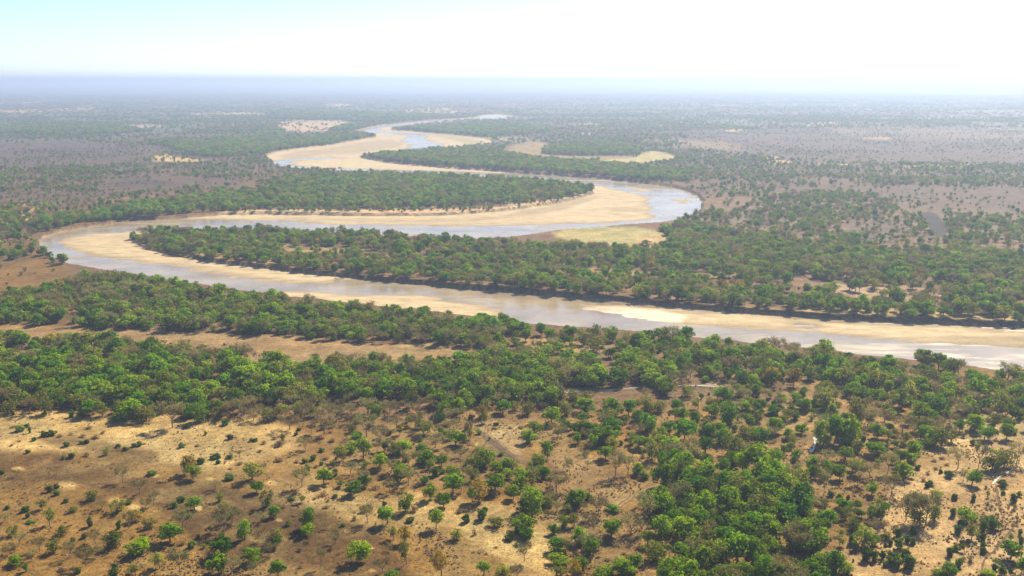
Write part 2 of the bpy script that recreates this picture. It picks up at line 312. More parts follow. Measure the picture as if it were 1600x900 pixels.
def leaf_mat(name, a, b_, trans=.5):
    """leaves: colour varies from plant to plant (object random) and a little within the crown"""
    m, n, out = newmat(name); L = n.links.new
    oi = N(n, 'ShaderNodeObjectInfo'); geo = N(n, 'ShaderNodeNewGeometry')
    c = ramp(n, oi.outputs['Random'], [(0, (*a, 1)), (1, (*b_, 1))])
    r2 = ramp(n, geo.outputs['Random Per Island'], [(0, g4(.5)), (1, g4(1.5))])
    mx = N(n, 'ShaderNodeMix', data_type='RGBA', blend_type='MULTIPLY'); mx.inputs[0].default_value = 1; L(c, mx.inputs[6]); L(r2, mx.inputs[7])
    hs = N(n, 'ShaderNodeMath', operation='FRACT'); mm = N(n, 'ShaderNodeMath', operation='MULTIPLY'); mm.inputs[1].default_value = 17.3
    L(oi.outputs['Random'], mm.inputs[0]); L(mm.outputs[0], hs.inputs[0])
    r3 = ramp(n, hs.outputs[0], [(0, g4(.68)), (1, g4(1.35))])
    my = N(n, 'ShaderNodeMix', data_type='RGBA', blend_type='MULTIPLY'); my.inputs[0].default_value = 1; L(mx.outputs[2], my.inputs[6]); L(r3, my.inputs[7])
    d = N(n, 'ShaderNodeBsdfDiffuse'); t = N(n, 'ShaderNodeBsdfTranslucent'); s = N(n, 'ShaderNodeMixShader'); s.inputs[0].default_value = trans
    L(my.outputs[2], d.inputs[0]); L(my.outputs[2], t.inputs[0]); L(d.outputs[0], s.inputs[1]); L(t.outputs[0], s.inputs[2]); L(s.outputs[0], out.inputs[0]); return m
def bark_mat(name, a):
    m, n, out = newmat(name); L = n.links.new; geo = N(n, 'ShaderNodeNewGeometry')
    k = N(n, 'ShaderNodeTexNoise', i_Scale=3, i_Detail=3); L(geo.outputs['Position'], k.inputs['Vector'])
    c = ramp(n, k.outputs['Fac'], [(.3, (*[v * .6 for v in a], 1)), (.7, (*[v * 1.4 for v in a], 1))])
    d = N(n, 'ShaderNodeBsdfDiffuse'); L(c, d.inputs[0]); L(d.outputs[0], out.inputs[0]); return m
M = dict(ground=ground_mat('soil', 'ground'), bed=ground_mat('river_sand', 'bed'), water=water_mat('river_water', (.26, .20, .13), .15),
         creek=water_mat('creek_water', (.30, .28, .24), .25),
         G=leaf_mat('leaves_green', (.085, .20, .002), (.225, .32, .003)), L=leaf_mat('leaves_bright', (.145, .25, .008), (.22, .28, .01), .4),
         g=leaf_mat('leaves_olive', (.135, .165, .018), (.24, .235, .03)), Y=leaf_mat('leaves_yellow', (.36, .27, .02), (.30, .19, .03), .4),
         B=leaf_mat('dry_leaves', (.21, .16, .06), (.22, .21, .07), .4), O=leaf_mat('withered_leaves', (.27, .16, .07), (.20, .14, .065), .2),
         S=leaf_mat('shrub_leaves', (.065, .13, .01), (.12, .165, .012), .35), T=leaf_mat('straw', (.40, .28, .13), (.20, .14, .07), .2),
         bark=bark_mat('bark', (.16, .12, .09)), barkg=bark_mat('grey_bark', (.22, .18, .14)), track=bark_mat('rutted_earth', (.13, .085, .05)))

# ------------------------------------------------------------------ mesh helpers
def mesh_from(name, V, F, mat, smooth_=False):
    V = np.asarray(V, np.float32); F = np.asarray(F, np.int32)
    me = bpy.data.meshes.new(name); k = F.shape[1]
    me.vertices.add(len(V)); me.vertices.foreach_set('co', V.ravel())
    me.loops.add(F.size); me.loops.foreach_set('vertex_index', F.ravel())
    me.polygons.add(len(F)); me.polygons.foreach_set('loop_start', np.arange(0, F.size, k, dtype=np.int32))
    me.update(calc_edges=True)
    if smooth_: me.polygons.foreach_set('use_smooth', np.ones(len(F), bool))
    if mat: me.materials.append(mat)
    return me
def link(name, me, parent=None, **props):
    o = bpy.data.objects.new(name, me); COL.objects.link(o); o.parent = parent
    for k, v in props.items(): o[k] = v
    return o

# ------------------------------------------------------------------ terrain (one height field, meshed finer where it is near)
rows = np.concatenate([np.arange(1400, 960, -22), np.arange(960, 540, -1.7), np.arange(540, 165, -.85), np.arange(165, 130, -.6), np.array([129.5, 128.5, 127.5, 126.7, 126.0])])
rr = unproj(np.full(len(rows), 800.), rows, 0)[:, 1]
rr = np.concatenate([[2.0], rr[rr > 5], [250000.0]])
ang = np.concatenate([np.linspace(-180, -42, 28)[:-1], np.linspace(-42, 42, 1060), np.linspace(42, 180, 28)[1:]])
A, RR = np.meshgrid(np.radians(ang), rr)
GX = (np.sin(A) * RR).ravel(); GY = (np.cos(A) * RR).ravel(); GP = np.stack([GX, GY], 1)
GZ, GSD, GSS = height(GP)
GC = cover(GP, GSD, GSS, GZ)
nr, nc = len(rr), len(ang)
ii = (np.arange(nr - 1)[:, None] * nc + np.arange(nc - 1)[None]).ravel()
FC = np.stack([ii, ii + 1, ii + nc + 1, ii + nc], 1)
def sub_mesh(name, sel, z, mat, withcol=True):
    F = FC[sel]; u, inv = np.unique(F.ravel(), return_inverse=True); F = inv.reshape(-1, 4)
    V = np.stack([GX[u], GY[u], z[u] if z is not None else np.full(len(u), WATER_Z)], 1)
    F = F[:, ::-1]
    me = mesh_from(name, V, F, mat, True)
    if withcol:
        a = me.attributes.new('cover', 'FLOAT_COLOR', 'POINT'); c = np.ones((len(u), 4), np.float32); c[:, :3] = GC[u]; a.data.foreach_set('color', c.ravel())
    return me
fsd = GSD[FC].max(1); fmin = GSD[FC].min(1)
link('ground', sub_mesh('ground', fsd > 0.5, GZ, M['ground']), kind='structure', label='dry brown and sandy plain spreading to the hazy horizon')
link('riverbed', sub_mesh('riverbed', fsd <= 0.5, GZ, M['bed']), kind='structure', label='pale yellow sandbars and bed of the winding river')
link('river', sub_mesh('river', fmin < 6, None, M['water'], False), kind='structure', label='shallow muddy river winding in loops between the sandbars')
def hz(x, y):
    z, s, _ = height(np.array([[x, y]])); return float(z[0])

# ------------------------------------------------------------------ tracks and creek water (thin ribbons lying on the ground)
def spline(P, n=10):
    P = np.array(P, float); P = np.vstack([2 * P[0] - P[1], P, 2 * P[-1] - P[-2]]); out = []
    for i in range(1, len(P) - 2):
        for t in np.arange(0, 1, 1 / n):
            a, b, c, d = P[i - 1], P[i], P[i + 1], P[i + 2]
            out.append(.5 * (2 * b + (c - a) * t + (2 * a - 5 * b + 4 * c - d) * t**2 + (3 * b - a - 3 * c + d) * t**3))
    out.append(P[-2]); return np.array(out)
def ribbon(name, px, offs, wd, mat, lift, wob=0, seed=0, **props):
    C = spline(unproj([p[0] for p in px], [p[1] for p in px]), 12)
    T = np.gradient(C, axis=0); T /= np.linalg.norm(T, axis=1)[:, None]; Nn = np.stack([-T[:, 1], T[:, 0]], 1)
    V = []; F = []
    for o_ in offs:
        s = np.arange(len(C)); wv = wd * (1 + wob * (vn(s * .35, s * 0 + o_, seed) - .5) * 2) / 2
        b0 = len(V)
        for k in range(len(C)):
            for sg in (-1, 1):
                q = C[k] + Nn[k] * (o_ + sg * wv[k]); V.append((q[0], q[1], 0))
        F += [(b0 + 2 * k, b0 + 2 * k + 2, b0 + 2 * k + 3, b0 + 2 * k + 1) for k in range(len(C) - 1)]
    V = np.array(V); V[:, 2] = height(V[:, :2])[0] + lift
    return link(name, mesh_from(name, V, F, mat), kind='structure', **props)
ribbon('dirt_track', [(948,738),(962,752),(978,762),(988,770),(985,779),(972,787),(960,800)], (-.9, .9), .55, M['track'], .10, label='curving vehicle ruts across the tan clearing')
ribbon('dirt_track', [(962,832),(975,842),(990,858),(996,872),(1003,888),(1010,905)], (-.9, .9), .6, M['track'], .10, label='dark vehicle ruts beside the dense green grove')
ribbon('footpath', [(1556,760),(1560,780),(1563,800),(1572,812),(1585,820),(1572,838),(1556,858),(1540,872),(1534,890),(1530,915)], (0,), .9, M['track'], .10, .5, label='narrow dark footpath winding over the right-hand clearing')
ribbon('gully', [(742,668),(752,680),(768,692),(790,706),(815,722),(850,734)], (0,), 1.8, M['track'], .10, .7, label='dark dry gully crossing the tan clearing')
for i, (c, wd) in enumerate(CREEKS):
    ribbon('creek', c, (0,), wd * 1.0, M['creek'], .14, .6, i, label=['pale creek water glinting under the wood edge', 'white pool between dark green trees', 'thin bright rivulet on the open ground', 'pale puddle below the grove', 'shallow creek pool behind the trees'][i])

# ------------------------------------------------------------------ plant prototypes, one unit tall and one unit wide
def quads(C, Nrm, size, rg, aspect=1.0):
    n = len(C); u = rg.normal(size=(n, 3)); u -= (u * Nrm).sum(1)[:, None] * Nrm; u /= np.linalg.norm(u, axis=1)[:, None] + 1e-9
    v = np.cross(Nrm, u); s = size[:, None] / 2
    V = np.stack([C - u * s - v * s * aspect, C + u * s - v * s * aspect * .6, C + u * s * .8 + v * s * aspect, C - u * s * .7 + v * s * aspect * .8], 1).reshape(-1, 3)
    return V, np.arange(4 * n).reshape(-1, 4)
def leafy(name, mat, seed, ncl=22, per=74, zlo=.42, zc=.52, rz=.46, clr=(.10, .23), leaf=(.04, .075), flat=.8):
    rg = np.random.default_rng(seed); Cs = []; Ns = []; centres = []
    sx, sy = rg.uniform(.8, 1.0, 2); ox, oy = rg.normal(size=2) * .03; lob = rg.uniform(0, 6.28)
    for k in range(ncl):
        a = rg.uniform(0, 2 * math.pi); t = rg.uniform(0, 1)**.5
        if k < 4: t *= .4
        cr = rg.uniform(*clr)
        rad = t * (.5 - cr * .5) * (1 - .28 * (math.cos(2 * a + lob) > .3) * rg.uniform(0, 1)); top = math.sqrt(max(0, 1 - (t * .9)**2)); c = np.array([math.cos(a) * rad * sx + ox, math.sin(a) * rad * sy + oy, zc + rz * top * rg.uniform(-.75, 1) - cr * .35])
        centres.append(c)
        m = int(per * (cr / .17)**1.5)
        d = rg.normal(size=(m, 3)); d[:, 2] += .35; d /= np.linalg.norm(d, axis=1)[:, None]
        Cs.append(c + d * cr * rg.uniform(.55, 1.08, (m, 1)) * np.array([1, 1, flat])); nn = d + rg.normal(size=(m, 3)) * .42; Ns.append(nn / np.linalg.norm(nn, axis=1)[:, None])
    m = int(ncl * per * .12)      # loose leaves
    d = rg.normal(size=(m, 3)); d /= np.linalg.norm(d, axis=1)[:, None]; Cs.append(np.array([0, 0, zc]) + d * np.array([.47, .47, rz]) * rg.uniform(.5, 1.05, (m, 1))); Ns.append(d)
    C = np.vstack(Cs); Nn = np.vstack(Ns); C[:, 2] = np.clip(C[:, 2], .02, 1.0)
    V, F = quads(C, Nn, rg.uniform(leaf[0], leaf[1], len(C)), rg)
    return mesh_from(name, V, F, mat), centres
def tube(V, F, a, b, r0, r1, sides=5):
    a = np.array(a, float); b = np.array(b, float); d = b - a; d /= np.linalg.norm(d) + 1e-9
    u = np.cross(d, (0.3, .9, .1)); u /= np.linalg.norm(u); v = np.cross(d, u); k0 = len(V)
    for p, r in ((a, r0), (b, r1)):
        for s in range(sides):
            t = 2 * math.pi * s / sides; V.append(p + (u * math.cos(t) + v * math.sin(t)) * r)
    for s in range(sides):
        F.append((k0 + s, k0 + (s + 1) % sides, k0 + sides + (s + 1) % sides, k0 + sides + s))
def trunk(name, mat, seed, centres, fork=.3, r=.026):
    rg = np.random.default_rng(seed + 99); V = []; F = []
    j = np.array([rg.normal() * .025, rg.normal() * .025, fork]); tube(V, F, (0, 0, -.04), j * .55, r * 1.35, r, 6); tube(V, F, j * .55, j, r, r * .8, 6)
    for c in centres[:9]:
        mid = j * .5 + np.array(c) * .5 + rg.normal(size=3) * .03; tube(V, F, j, mid, r * .6, r * .36); tube(V, F, mid, c, r * .36, r * .12, 4)
    return mesh_from(name, V, F, mat, True)
def bare(name, seed, leaves=220):
    rg = np.random.default_rng(seed); V = []; F = []; V2 = []; F2 = []; tips = []
    j = np.array([rg.normal() * .03, rg.normal() * .03, rg.uniform(.22, .34)]); tube(V, F, (0, 0, -.04), j, .026, .018, 6)
    for k in range(6):
        a = 2 * math.pi * (k + rg.uniform(0, .7)) / 6; e = j + np.array([math.cos(a) * .2, math.sin(a) * .2, rg.uniform(.18, .34)]); tube(V, F, j, e, .012, .008)
        for q in range(4):
            a2 = a + rg.normal() * .8; e2 = e + np.array([math.cos(a2) * rg.uniform(.06, .2), math.sin(a2) * rg.uniform(.06, .2), rg.uniform(.05, .24)]); tube(V2, F2, e, e2, .006, .003, 3); tips.append(e2)
            for s in range(4):
                e3 = e2 + np.array([rg.normal() * .08, rg.normal() * .08, rg.uniform(-.02, .13)]); tube(V2, F2, e2, e3, .0028, .0015, 3); tips.append(e3)
    tips = np.array(tips); nb = 420
    C = tips[rg.integers(0, len(tips), nb)] + rg.normal(size=(nb, 3)) * .045; Nn = rg.normal(size=(nb, 3)); Nn /= np.linalg.norm(Nn, axis=1)[:, None]
    Va, Fa = quads(C, Nn, rg.uniform(.08, .14, nb), rg, .13)
    nl = leaves; C = tips[rg.integers(0, len(tips), nl)] + rg.normal(size=(nl, 3)) * .05; Nn = rg.normal(size=(nl, 3)); Nn /= np.linalg.norm(Nn, axis=1)[:, None]
    Vb, Fb = quads(C, Nn, rg.uniform(.025, .05, nl), rg)
    Vx = np.array(V2); n0 = len(Vx); n1 = n0 + len(Va)
    return mesh_from(name, np.vstack([Vx, Va, Vb]), np.vstack([np.array(F2), Fa + n0, Fb + n1]), M['B']), mesh_from(name + '_trunk', V, F, M['barkg'], True)
PROTO = {}     # code -> list of (crown mesh, trunk mesh or None)
for code, n, kw in (('G', 9, {}), ('L', 3, dict(per=46)), ('g', 5, dict(ncl=18, per=44, leaf=(.04, .07))), ('Y', 2, dict(per=40))):
    PROTO[code] = []
    for k in range(n):
        kk = dict(kw)
        if k % 3 == 1: kk.update(zc=.62, rz=.36, flat=.75)
        if k % 3 == 2: kk.update(zc=.48, rz=.48, ncl=24)
        cr, cen = leafy('crown_' + code, M[code], 100 + 17 * k + ord(code), **kk); PROTO[code].append((cr, trunk('trunk_' + code, M['bark'], k + ord(code), cen, .22 if k % 3 == 2 else .32)))
PROTO['B'] = [bare('twigs', 300 + k, 160 + 200 * (k % 4)) for k in range(6)]
PROTO['S'] = [(leafy('shrub_leafage', M['S'], 400 + k, ncl=8, per=34, zc=.4, rz=.46, clr=(.2, .3), leaf=(.09, .15))[0], None) for k in range(4)]
PROTO['O'] = [(leafy('dry_shrub_leafage', M['O'], 450 + k, ncl=7, per=22, zc=.35, rz=.46, clr=(.2, .3), leaf=(.05, .10))[0], None) for k in range(3)]
PROTO['T'] = [(leafy('tuft', M['T'], 480 + k, ncl=4, per=9, zc=.3, rz=.4, clr=(.2, .35), leaf=(.12, .3))[0], None) for k in range(3)]

# ------------------------------------------------------------------ plants placed one by one: x, foot y, height, width, kind (in enlarged tile pixels)
TILES = [
(0, 620, 5, """60 130 110 120 g;235 130 110 100 B;400 120 110 120 g;350 150 50 40 S;560 155 60 50 S;690 150 130 110 G;800 150 100 120 g;640 150 80 60 g;1140 190 130 150 g;1000 170 150 200 G;1350 240 190 170 B;1560 190 160 150 L;1480 160 120 120 G;100 140 30 35 S;1450 240 35 50 S;900 175 45 80 S
150 265 50 85 S;205 235 30 50 S;235 280 50 25 S;95 240 25 35 O;345 305 45 70 S;405 298 50 70 S;475 310 30 50 O;262 340 30 45 S;520 385 40 60 S;635 365 30 40 S;675 360 35 50 S;650 310 30 60 O;745 325 40 80 O;555 295 20 40 O;690 250 30 60 O;810 285 30 50 O;95 380 20 40 O;155 345 18 40 O;220 435 30 45 S;495 480 25 35 S;560 470 45 65 S;680 460 35 55 O;830 450 65 50 g;920 390 30 50 S;985 415 30 50 S;1050 388 35 50 S;1090 380 40 50 S;1130 370 15 30 O;1420 390 40 60 S;1540 385 25 50 O;1390 280 20 30 O;1415 335 15 25 O;15 600 35 45 S;130 620 60 50 B;685 540 20 45 O;870 552 15 40 O;960 665 130 90 B;1185 605 40 90 S;1460 590 140 110 Y;1510 635 110 120 L;1565 515 45 65 S;1270 660 25 80 O;1090 750 125 110 B;385 740 55 60 S;440 710 40 45 S;445 765 40 55 S;520 820 35 50 S;720 800 90 95 g;330 885 75 85 g;60 870 35 45 S;205 890 50 75 S;575 895 50 70 g;795 880 75 70 B;920 890 100 120 g;1005 830 30 60 S;1140 870 80 80 B;1200 840 120 70 B;1365 855 50 60 S;1415 810 50 75 S;1520 880 110 130 L;1310 845 30 40 O"""),
(0, 675, 4, """310 585 100 70 g;565 585 65 40 S;175 530 30 30 S;190 565 20 50 S;530 655 35 40 S;455 680 30 35 S;745 600 60 40 S;805 600 100 70 B;940 590 60 90 g;850 550 70 80 Y;1065 680 120 140 G;1140 590 100 110 B;860 755 100 140 G;1390 770 130 120 G;1370 880 130 115 G;1530 670 130 85 L;1575 815 110 90 L;1400 620 140 120 B;1450 560 90 100 B;700 710 110 110 g;600 690 90 80 B;330 750 90 80 g;250 740 80 70 B;440 780 100 70 B;540 830 100 90 B;1125 870 130 110 B;1450 880 110 110 B;120 700 80 70 B;80 640 60 70 g;380 640 60 70 g;1000 850 90 90 g;850 890 60 80 g;90 830 60 80 G;485 880 40 45 S;160 870 50 30 G;715 900 60 70 S;715 850 40 35 S;385 860 35 60 O;1195 720 50 60 S;1140 700 35 50 O;900 640 30 60 O;1300 600 30 60 O;600 780 70 80 B;60 760 60 70 B;200 800 60 60 B;30 560 50 50 B"""),
(300, 620, 5, """200 160 100 110 g;265 215 50 60 S;390 150 130 150 B;600 180 110 130 g;480 180 100 110 B;765 255 130 160 B;1030 290 180 150 B;1365 310 190 170 B;880 150 120 150 B;1130 200 130 130 B;1250 150 90 110 B;700 140 100 120 g;1430 150 100 120 G;1470 350 120 130 B;1240 210 80 90 B
105 295 35 30 S;300 325 45 65 S;465 345 30 45 S;500 345 30 40 S;565 365 35 50 O;680 385 55 100 O;710 340 60 50 g;835 262 30 50 S;815 300 30 40 S;845 380 20 35 O;820 430 20 35 O;525 430 30 50 O;375 430 25 45 O;190 475 45 85 S;200 515 35 45 S;298 475 35 60 S;375 525 30 60 O;65 515 50 70 S;290 640 50 90 S;470 640 140 150 g;555 590 80 60 B;510 750 90 100 G;580 850 140 100 g;215 810 80 60 g;180 720 70 90 B;250 890 80 80 g;860 700 150 130 B;1030 680 130 120 G;1120 620 70 50 S;1010 425 35 60 S;1130 420 35 45 S;950 490 50 65 S;885 510 40 60 S;820 510 30 60 O;1040 490 30 60 O;1010 530 30 45 S;905 570 50 60 S;1105 550 60 50 g;1240 430 90 90 G;1340 480 160 130 L;1350 560 60 100 g;1240 600 100 110 B;1300 650 60 110 B;1265 760 110 130 G;1160 700 60 80 g;680 500 40 90 O;1470 560 120 110 G;1430 720 40 110 O;1500 850 50 40 S;1120 785 35 55 S;1065 815 25 40 O;1050 865 30 60 O;860 830 60 60 g;775 805 30 60 S;800 845 25 60 O;715 865 25 40 O;920 895 40 80 S;1350 890 50 70 g;1030 770 50 100 O;1490 640 60 90 O;970 550 30 50 O;760 470 25 40 O;960 800 25 40 O;300 560 20 40 O;640 330 30 50 O;900 320 30 60 O;1000 330 40 90 O;1100 350 40 80 O"""),
(600, 620, 5, """30 200 180 120 B;100 250 110 110 B;470 160 140 100 L;430 190 80 90 G;575 130 120 110 G;930 130 110 110 G;1020 110 80 80 g;1115 140 120 110 g;1310 210 140 140 G;1410 150 120 110 g;230 180 50 70 S;790 210 80 80 g;680 175 45 60 S;645 260 70 40 S;180 250 40 60 g;310 310 110 140 g;560 380 110 130 G;665 370 180 60 B;400 400 110 140 B;150 440 110 140 G;190 530 120 130 B;320 520 110 140 G;290 440 80 80 G;450 550 100 90 G;650 540 70 90 g;760 540 170 180 L;880 225 30 60 S;860 255 20 60 O;1070 250 30 60 O;990 250 25 50 O;1120 360 110 110 G;1175 300 110 140 L;1350 340 140 150 B;1275 480 140 90 G;1205 530 110 100 L;1450 610 130 60 B;1420 580 60 60 B;120 610 90 110 G;190 690 140 130 B;400 620 80 90 S;540 620 100 110 L;540 760 170 140 G;700 660 110 90 g;740 820 180 150 Y;870 740 150 160 G;960 640 90 90 L;1080 650 100 140 G;1240 630 90 110 G;940 560 90 120 G;1345 740 150 180 B;1010 800 110 90 G;1160 890 200 160 L;1100 890 100 120 G;1500 850 140 130 G;690 820 120 80 G;360 800 130 100 G;470 865 120 110 G;170 890 180 110 L;45 740 100 100 B;30 895 40 70 G;785 890 40 60 S;840 780 60 80 B;1310 820 80 90 B;980 740 60 80 g;915 460 35 50 S;600 480 70 90 B;260 700 60 90 O;430 890 30 70 g;1430 880 60 80 g;1350 900 90 90 B;220 300 40 70 O;380 170 40 60 O;470 230 30 90 O;330 220 40 80 O"""),
(900, 620, 5, """80 130 130 140 G;50 200 80 90 G;30 290 100 100 G;80 350 110 90 B;10 370 90 70 G;270 150 140 150 G;410 150 130 120 G;285 310 160 150 G;545 110 120 110 g;490 190 90 100 G;555 270 150 130 G;640 120 110 120 g;790 110 90 100 G;820 190 110 130 G;660 320 90 100 G;850 340 170 170 G;1010 270 110 130 g;1060 160 110 110 G;1190 210 180 170 G;1330 100 100 130 g;430 330 60 70 G;490 400 100 110 G;350 380 45 45 S;740 420 120 150 G;900 540 180 150 B;1010 440 120 120 G;590 500 170 120 g;230 490 110 130 G;310 620 200 130 B;405 620 170 130 B;480 610 90 90 G;540 640 60 80 G;1000 640 160 130 G;1140 610 130 110 G;690 720 240 170 G;780 560 150 130 G;820 760 120 130 L;660 860 160 140 G;1230 820 230 170 g;1300 590 180 130 G;1230 540 120 120 G;1450 620 250 200 G;1200 440 160 130 g;1320 370 150 150 g;1440 350 120 140 G;1550 280 120 120 G;1540 140 80 100 G;1380 790 170 150 g;1310 800 150 110 G;1520 850 180 180 G;870 860 130 140 L;1010 830 110 120 G;160 890 110 110 B;30 830 120 110 G;95 800 60 60 G;285 890 60 120 G;530 870 110 120 B;60 460 60 90 B;105 430 70 60 B;1560 520 120 120 G;150 220 25 60 O;420 250 30 60 O"""),
(1280, 580, 5, """45 110 100 100 G;130 100 70 80 g;330 60 60 90 G;265 115 65 60 G;505 65 90 130 G;60 300 180 150 g;345 220 100 170 G;300 390 200 150 g;405 350 130 110 B;540 330 90 110 g;620 310 170 120 g;455 120 70 90 L;760 110 70 80 G;830 150 110 100 B;705 230 150 100 g;1000 130 90 90 G;900 320 150 180 G;1000 240 100 110 G;780 370 120 140 L;870 390 90 90 G;1185 50 60 80 G;1235 210 150 140 G;1420 150 100 110 g;1540 240 140 130 G;1300 270 55 60 S;1130 220 90 110 g;1080 330 130 110 B;1430 370 120 100 g;1255 310 50 60 S;510 400 90 120 B;120 560 220 170 G;230 570 220 150 G;30 580 180 110 G;455 520 110 100 G;545 470 60 60 G;575 510 60 60 g;650 480 130 150 B;780 480 130 130 g;830 540 110 120 G;885 510 70 80 g;960 560 180 120 B;1030 560 90 100 g;1210 470 130 140 G;1290 530 100 110 G;1365 450 110 120 g;1480 440 70 85 G;1475 490 60 70 S;1530 495 45 45 S;1200 580 45 45 S;865 600 80 100 L;745 650 110 115 G;590 600 60 60 G;620 670 60 90 g;720 710 70 90 G;445 660 110 150 G;205 700 110 110 G;60 720 110 100 B;160 850 110 110 G;320 880 150 110 B;400 830 110 120 B;535 800 150 100 B;640 840 120 150 G;1070 430 90 60 B;1085 760 170 130 B;1240 770 200 80 B;1350 780 170 150 g;1440 760 150 150 g;1540 720 150 120 B;1195 880 110 120 G;1130 860 90 60 B;1010 830 60 70 S;850 810 40 40 O;815 860 50 50 O;860 895 45 50 S;910 770 30 50 O;1430 895 50 60 S;950 800 35 30 S;770 770 40 50 S;900 710 25 60 O;960 690 25 60 O;1000 740 25 50 O;1320 560 30 60 O;1370 550 25 50 O;700 420 80 90 g"""),
(1280, 720, 5, """35 280 180 60 B;90 280 50 60 S;155 290 40 50 S;410 270 100 80 G;565 270 160 130 B;455 460 180 150 L;225 300 40 30 S;60 350 60 110 g;180 370 80 130 G;285 370 60 70 G;60 580 200 170 G;200 470 110 130 g;260 540 100 130 g;330 450 70 90 G;410 490 70 60 S;460 560 100 130 B;350 660 150 140 L;440 650 70 60 G;255 650 80 60 S;275 700 80 65 S;160 660 70 70 g;180 600 60 80 g;520 620 70 80 g;515 670 30 30 S;560 660 50 45 S;365 775 110 80 S;430 785 90 65 S;490 770 70 55 S;515 825 50 60 S;600 820 110 100 S;560 790 90 80 S;670 740 60 80 S;705 840 110 100 S;625 685 90 75 S;615 600 80 70 S;680 635 60 50 S;740 580 65 55 S;730 650 60 60 S;740 480 220 160 B;830 500 230 160 B;900 470 150 100 g;680 470 180 120 B;790 500 170 150 g;915 290 60 90 L;850 210 50 50 S;890 210 25 40 O;1060 305 50 55 S;1205 315 55 40 S;1045 435 70 50 S;1150 485 140 120 L;1105 505 50 60 S;1085 565 70 65 S;1215 470 45 40 S;1190 610 110 90 g;1270 560 110 70 S;1355 530 100 90 S;1320 480 60 60 L;1275 620 60 50 S;1278 680 60 45 S;1275 720 50 50 S;1020 745 75 55 S;1070 700 50 60 S;1110 660 45 45 S;1135 710 60 40 g;1090 825 70 60 S;990 890 90 120 G;930 895 50 90 L;1035 880 70 60 L;1315 895 50 100 L;1500 760 130 130 G;1515 325 70 60 S;1435 210 50 60 S;1435 265 35 40 S;1563 278 40 40 S;1570 580 50 35 S;1570 650 65 40 S;1495 630 60 40 g;1580 880 130 90 G;1430 890 80 60 S;1370 850 50 45 S;1380 810 40 50 L;1495 870 30 30 S;1545 480 40 30 O;1500 420 30 30 O;1360 290 70 20 B;1310 290 50 30 g;1525 385 40 30 g;265 790 25 20 S;100 890 180 180 G;30 870 160 150 L;200 880 100 110 L;1180 790 80 50 O;1130 780 40 35 O;1310 350 35 35 O;1345 380 35 35 O;1550 450 30 30 O;1200 250 25 30 O;1160 640 40 40 O;1300 220 30 30 O"""),
(1000, 720, 5, """170 440 170 150 G;230 400 110 120 G;340 620 200 200 G;320 740 110 130 G;450 500 150 140 G;550 480 120 130 g;800 520 120 130 g;960 570 180 200 G;1050 430 140 170 L;1230 400 250 190 G;1340 640 200 160 G;900 400 100 150 G;700 520 130 130 G;610 640 110 110 G;760 800 220 190 G;620 760 150 130 L;880 790 200 190 G;1020 740 170 160 G;1200 740 220 200 B;480 860 200 170 G;320 850 120 150 G;960 850 130 170 G;1210 870 110 170 g;700 880 100 120 L;590 890 60 100 G;420 700 110 120 G;550 600 130 100 B;1150 560 80 120 g;450 620 110 110 G;60 650 110 110 L;160 680 60 90 Y;190 850 60 90 Y;1380 740 50 70 G;1390 870 120 110 G;100 500 80 70 g;30 500 250 130 B;930 890 60 120 G;400 890 60 90 L;1250 560 110 120 G;1060 600 120 130 G;600 430 110 130 g;330 460 110 130 L;1200 720 120 140 G"""),
(800, 675, 4, """130 520 180 130 L;60 620 120 130 G;90 670 90 80 G;535 520 130 110 B;320 590 80 70 L;260 630 65 60 G;430 690 100 95 G;490 770 110 85 G;620 650 110 130 G;290 740 90 130 G;350 740 100 90 B;740 640 150 130 B;285 820 80 105 L;435 850 80 85 G;275 890 60 90 g;385 895 110 90 Y;590 890 80 130 L;700 890 110 125 G;690 900 40 90 Y;30 900 70 80 B;480 560 60 80 B;80 800 120 90 B;350 500 60 60 g;600 800 25 50 O;540 780 20 40 O;660 790 25 60 O;700 760 20 40 O"""),
(400, 675, 4, """320 600 130 100 G;325 640 80 80 G;700 560 120 90 B;820 570 110 95 G;965 555 35 60 S;1125 600 120 85 L;1315 560 60 60 S;1410 545 80 70 S;925 690 100 85 Y;860 670 80 70 g;500 690 90 90 B;545 580 30 40 g;640 800 140 115 G;940 820 150 70 g;830 740 40 50 B;790 870 100 100 B;1160 890 150 105 Y;1250 670 75 80 g;400 850 130 60 B;140 890 100 100 G;60 700 100 150 B;130 660 60 100 g;90 760 80 80 B;850 900 50 90 L;1425 890 90 90 L;1540 895 90 110 g;1370 640 50 40 O;1580 670 40 60 S;10 780 60 40 L;1530 580 60 110 g;1400 745 15 60 O;520 755 20 40 O;30 560 60 70 B;1270 505 40 60 O;990 490 50 80 O;240 520 20 40 O;1440 760 20 30 O;1360 750 15 30 O;1500 720 15 30 O"""),
]
PL = []      # x, y, height m, width m, kind code, pixel x, pixel y, pixel height
for ox, oy, s, txt in TILES:
    for e in txt.replace('\n', ';').split(';'):
        a = e.split()
        if len(a) < 5: continue
        px = ox + float(a[0]) / s; py = oy + float(a[1]) / s; P = unproj(px, py); sl_ = math.sqrt(P[0]**2 + P[1]**2 + CAM_H**2)
        dep = math.asin(CAM_H / sl_)
        hpx = float(a[2]) / s; wpx = float(a[3]) / s
        wm = wpx * sl_ / FPX
        hm = max(hpx * sl_ / FPX - wm * .35 * math.sin(dep), hpx * sl_ / FPX * .55) / math.cos(dep)
        PL.append((P[0], P[1], hm * 1.05, wm * (1.22 if a[4] in 'GLgYB' else 1.1), a[4], px, py, hpx))
HAND = np.array([(p[0], p[1]) for p in PL]); n_hand = len(PL)

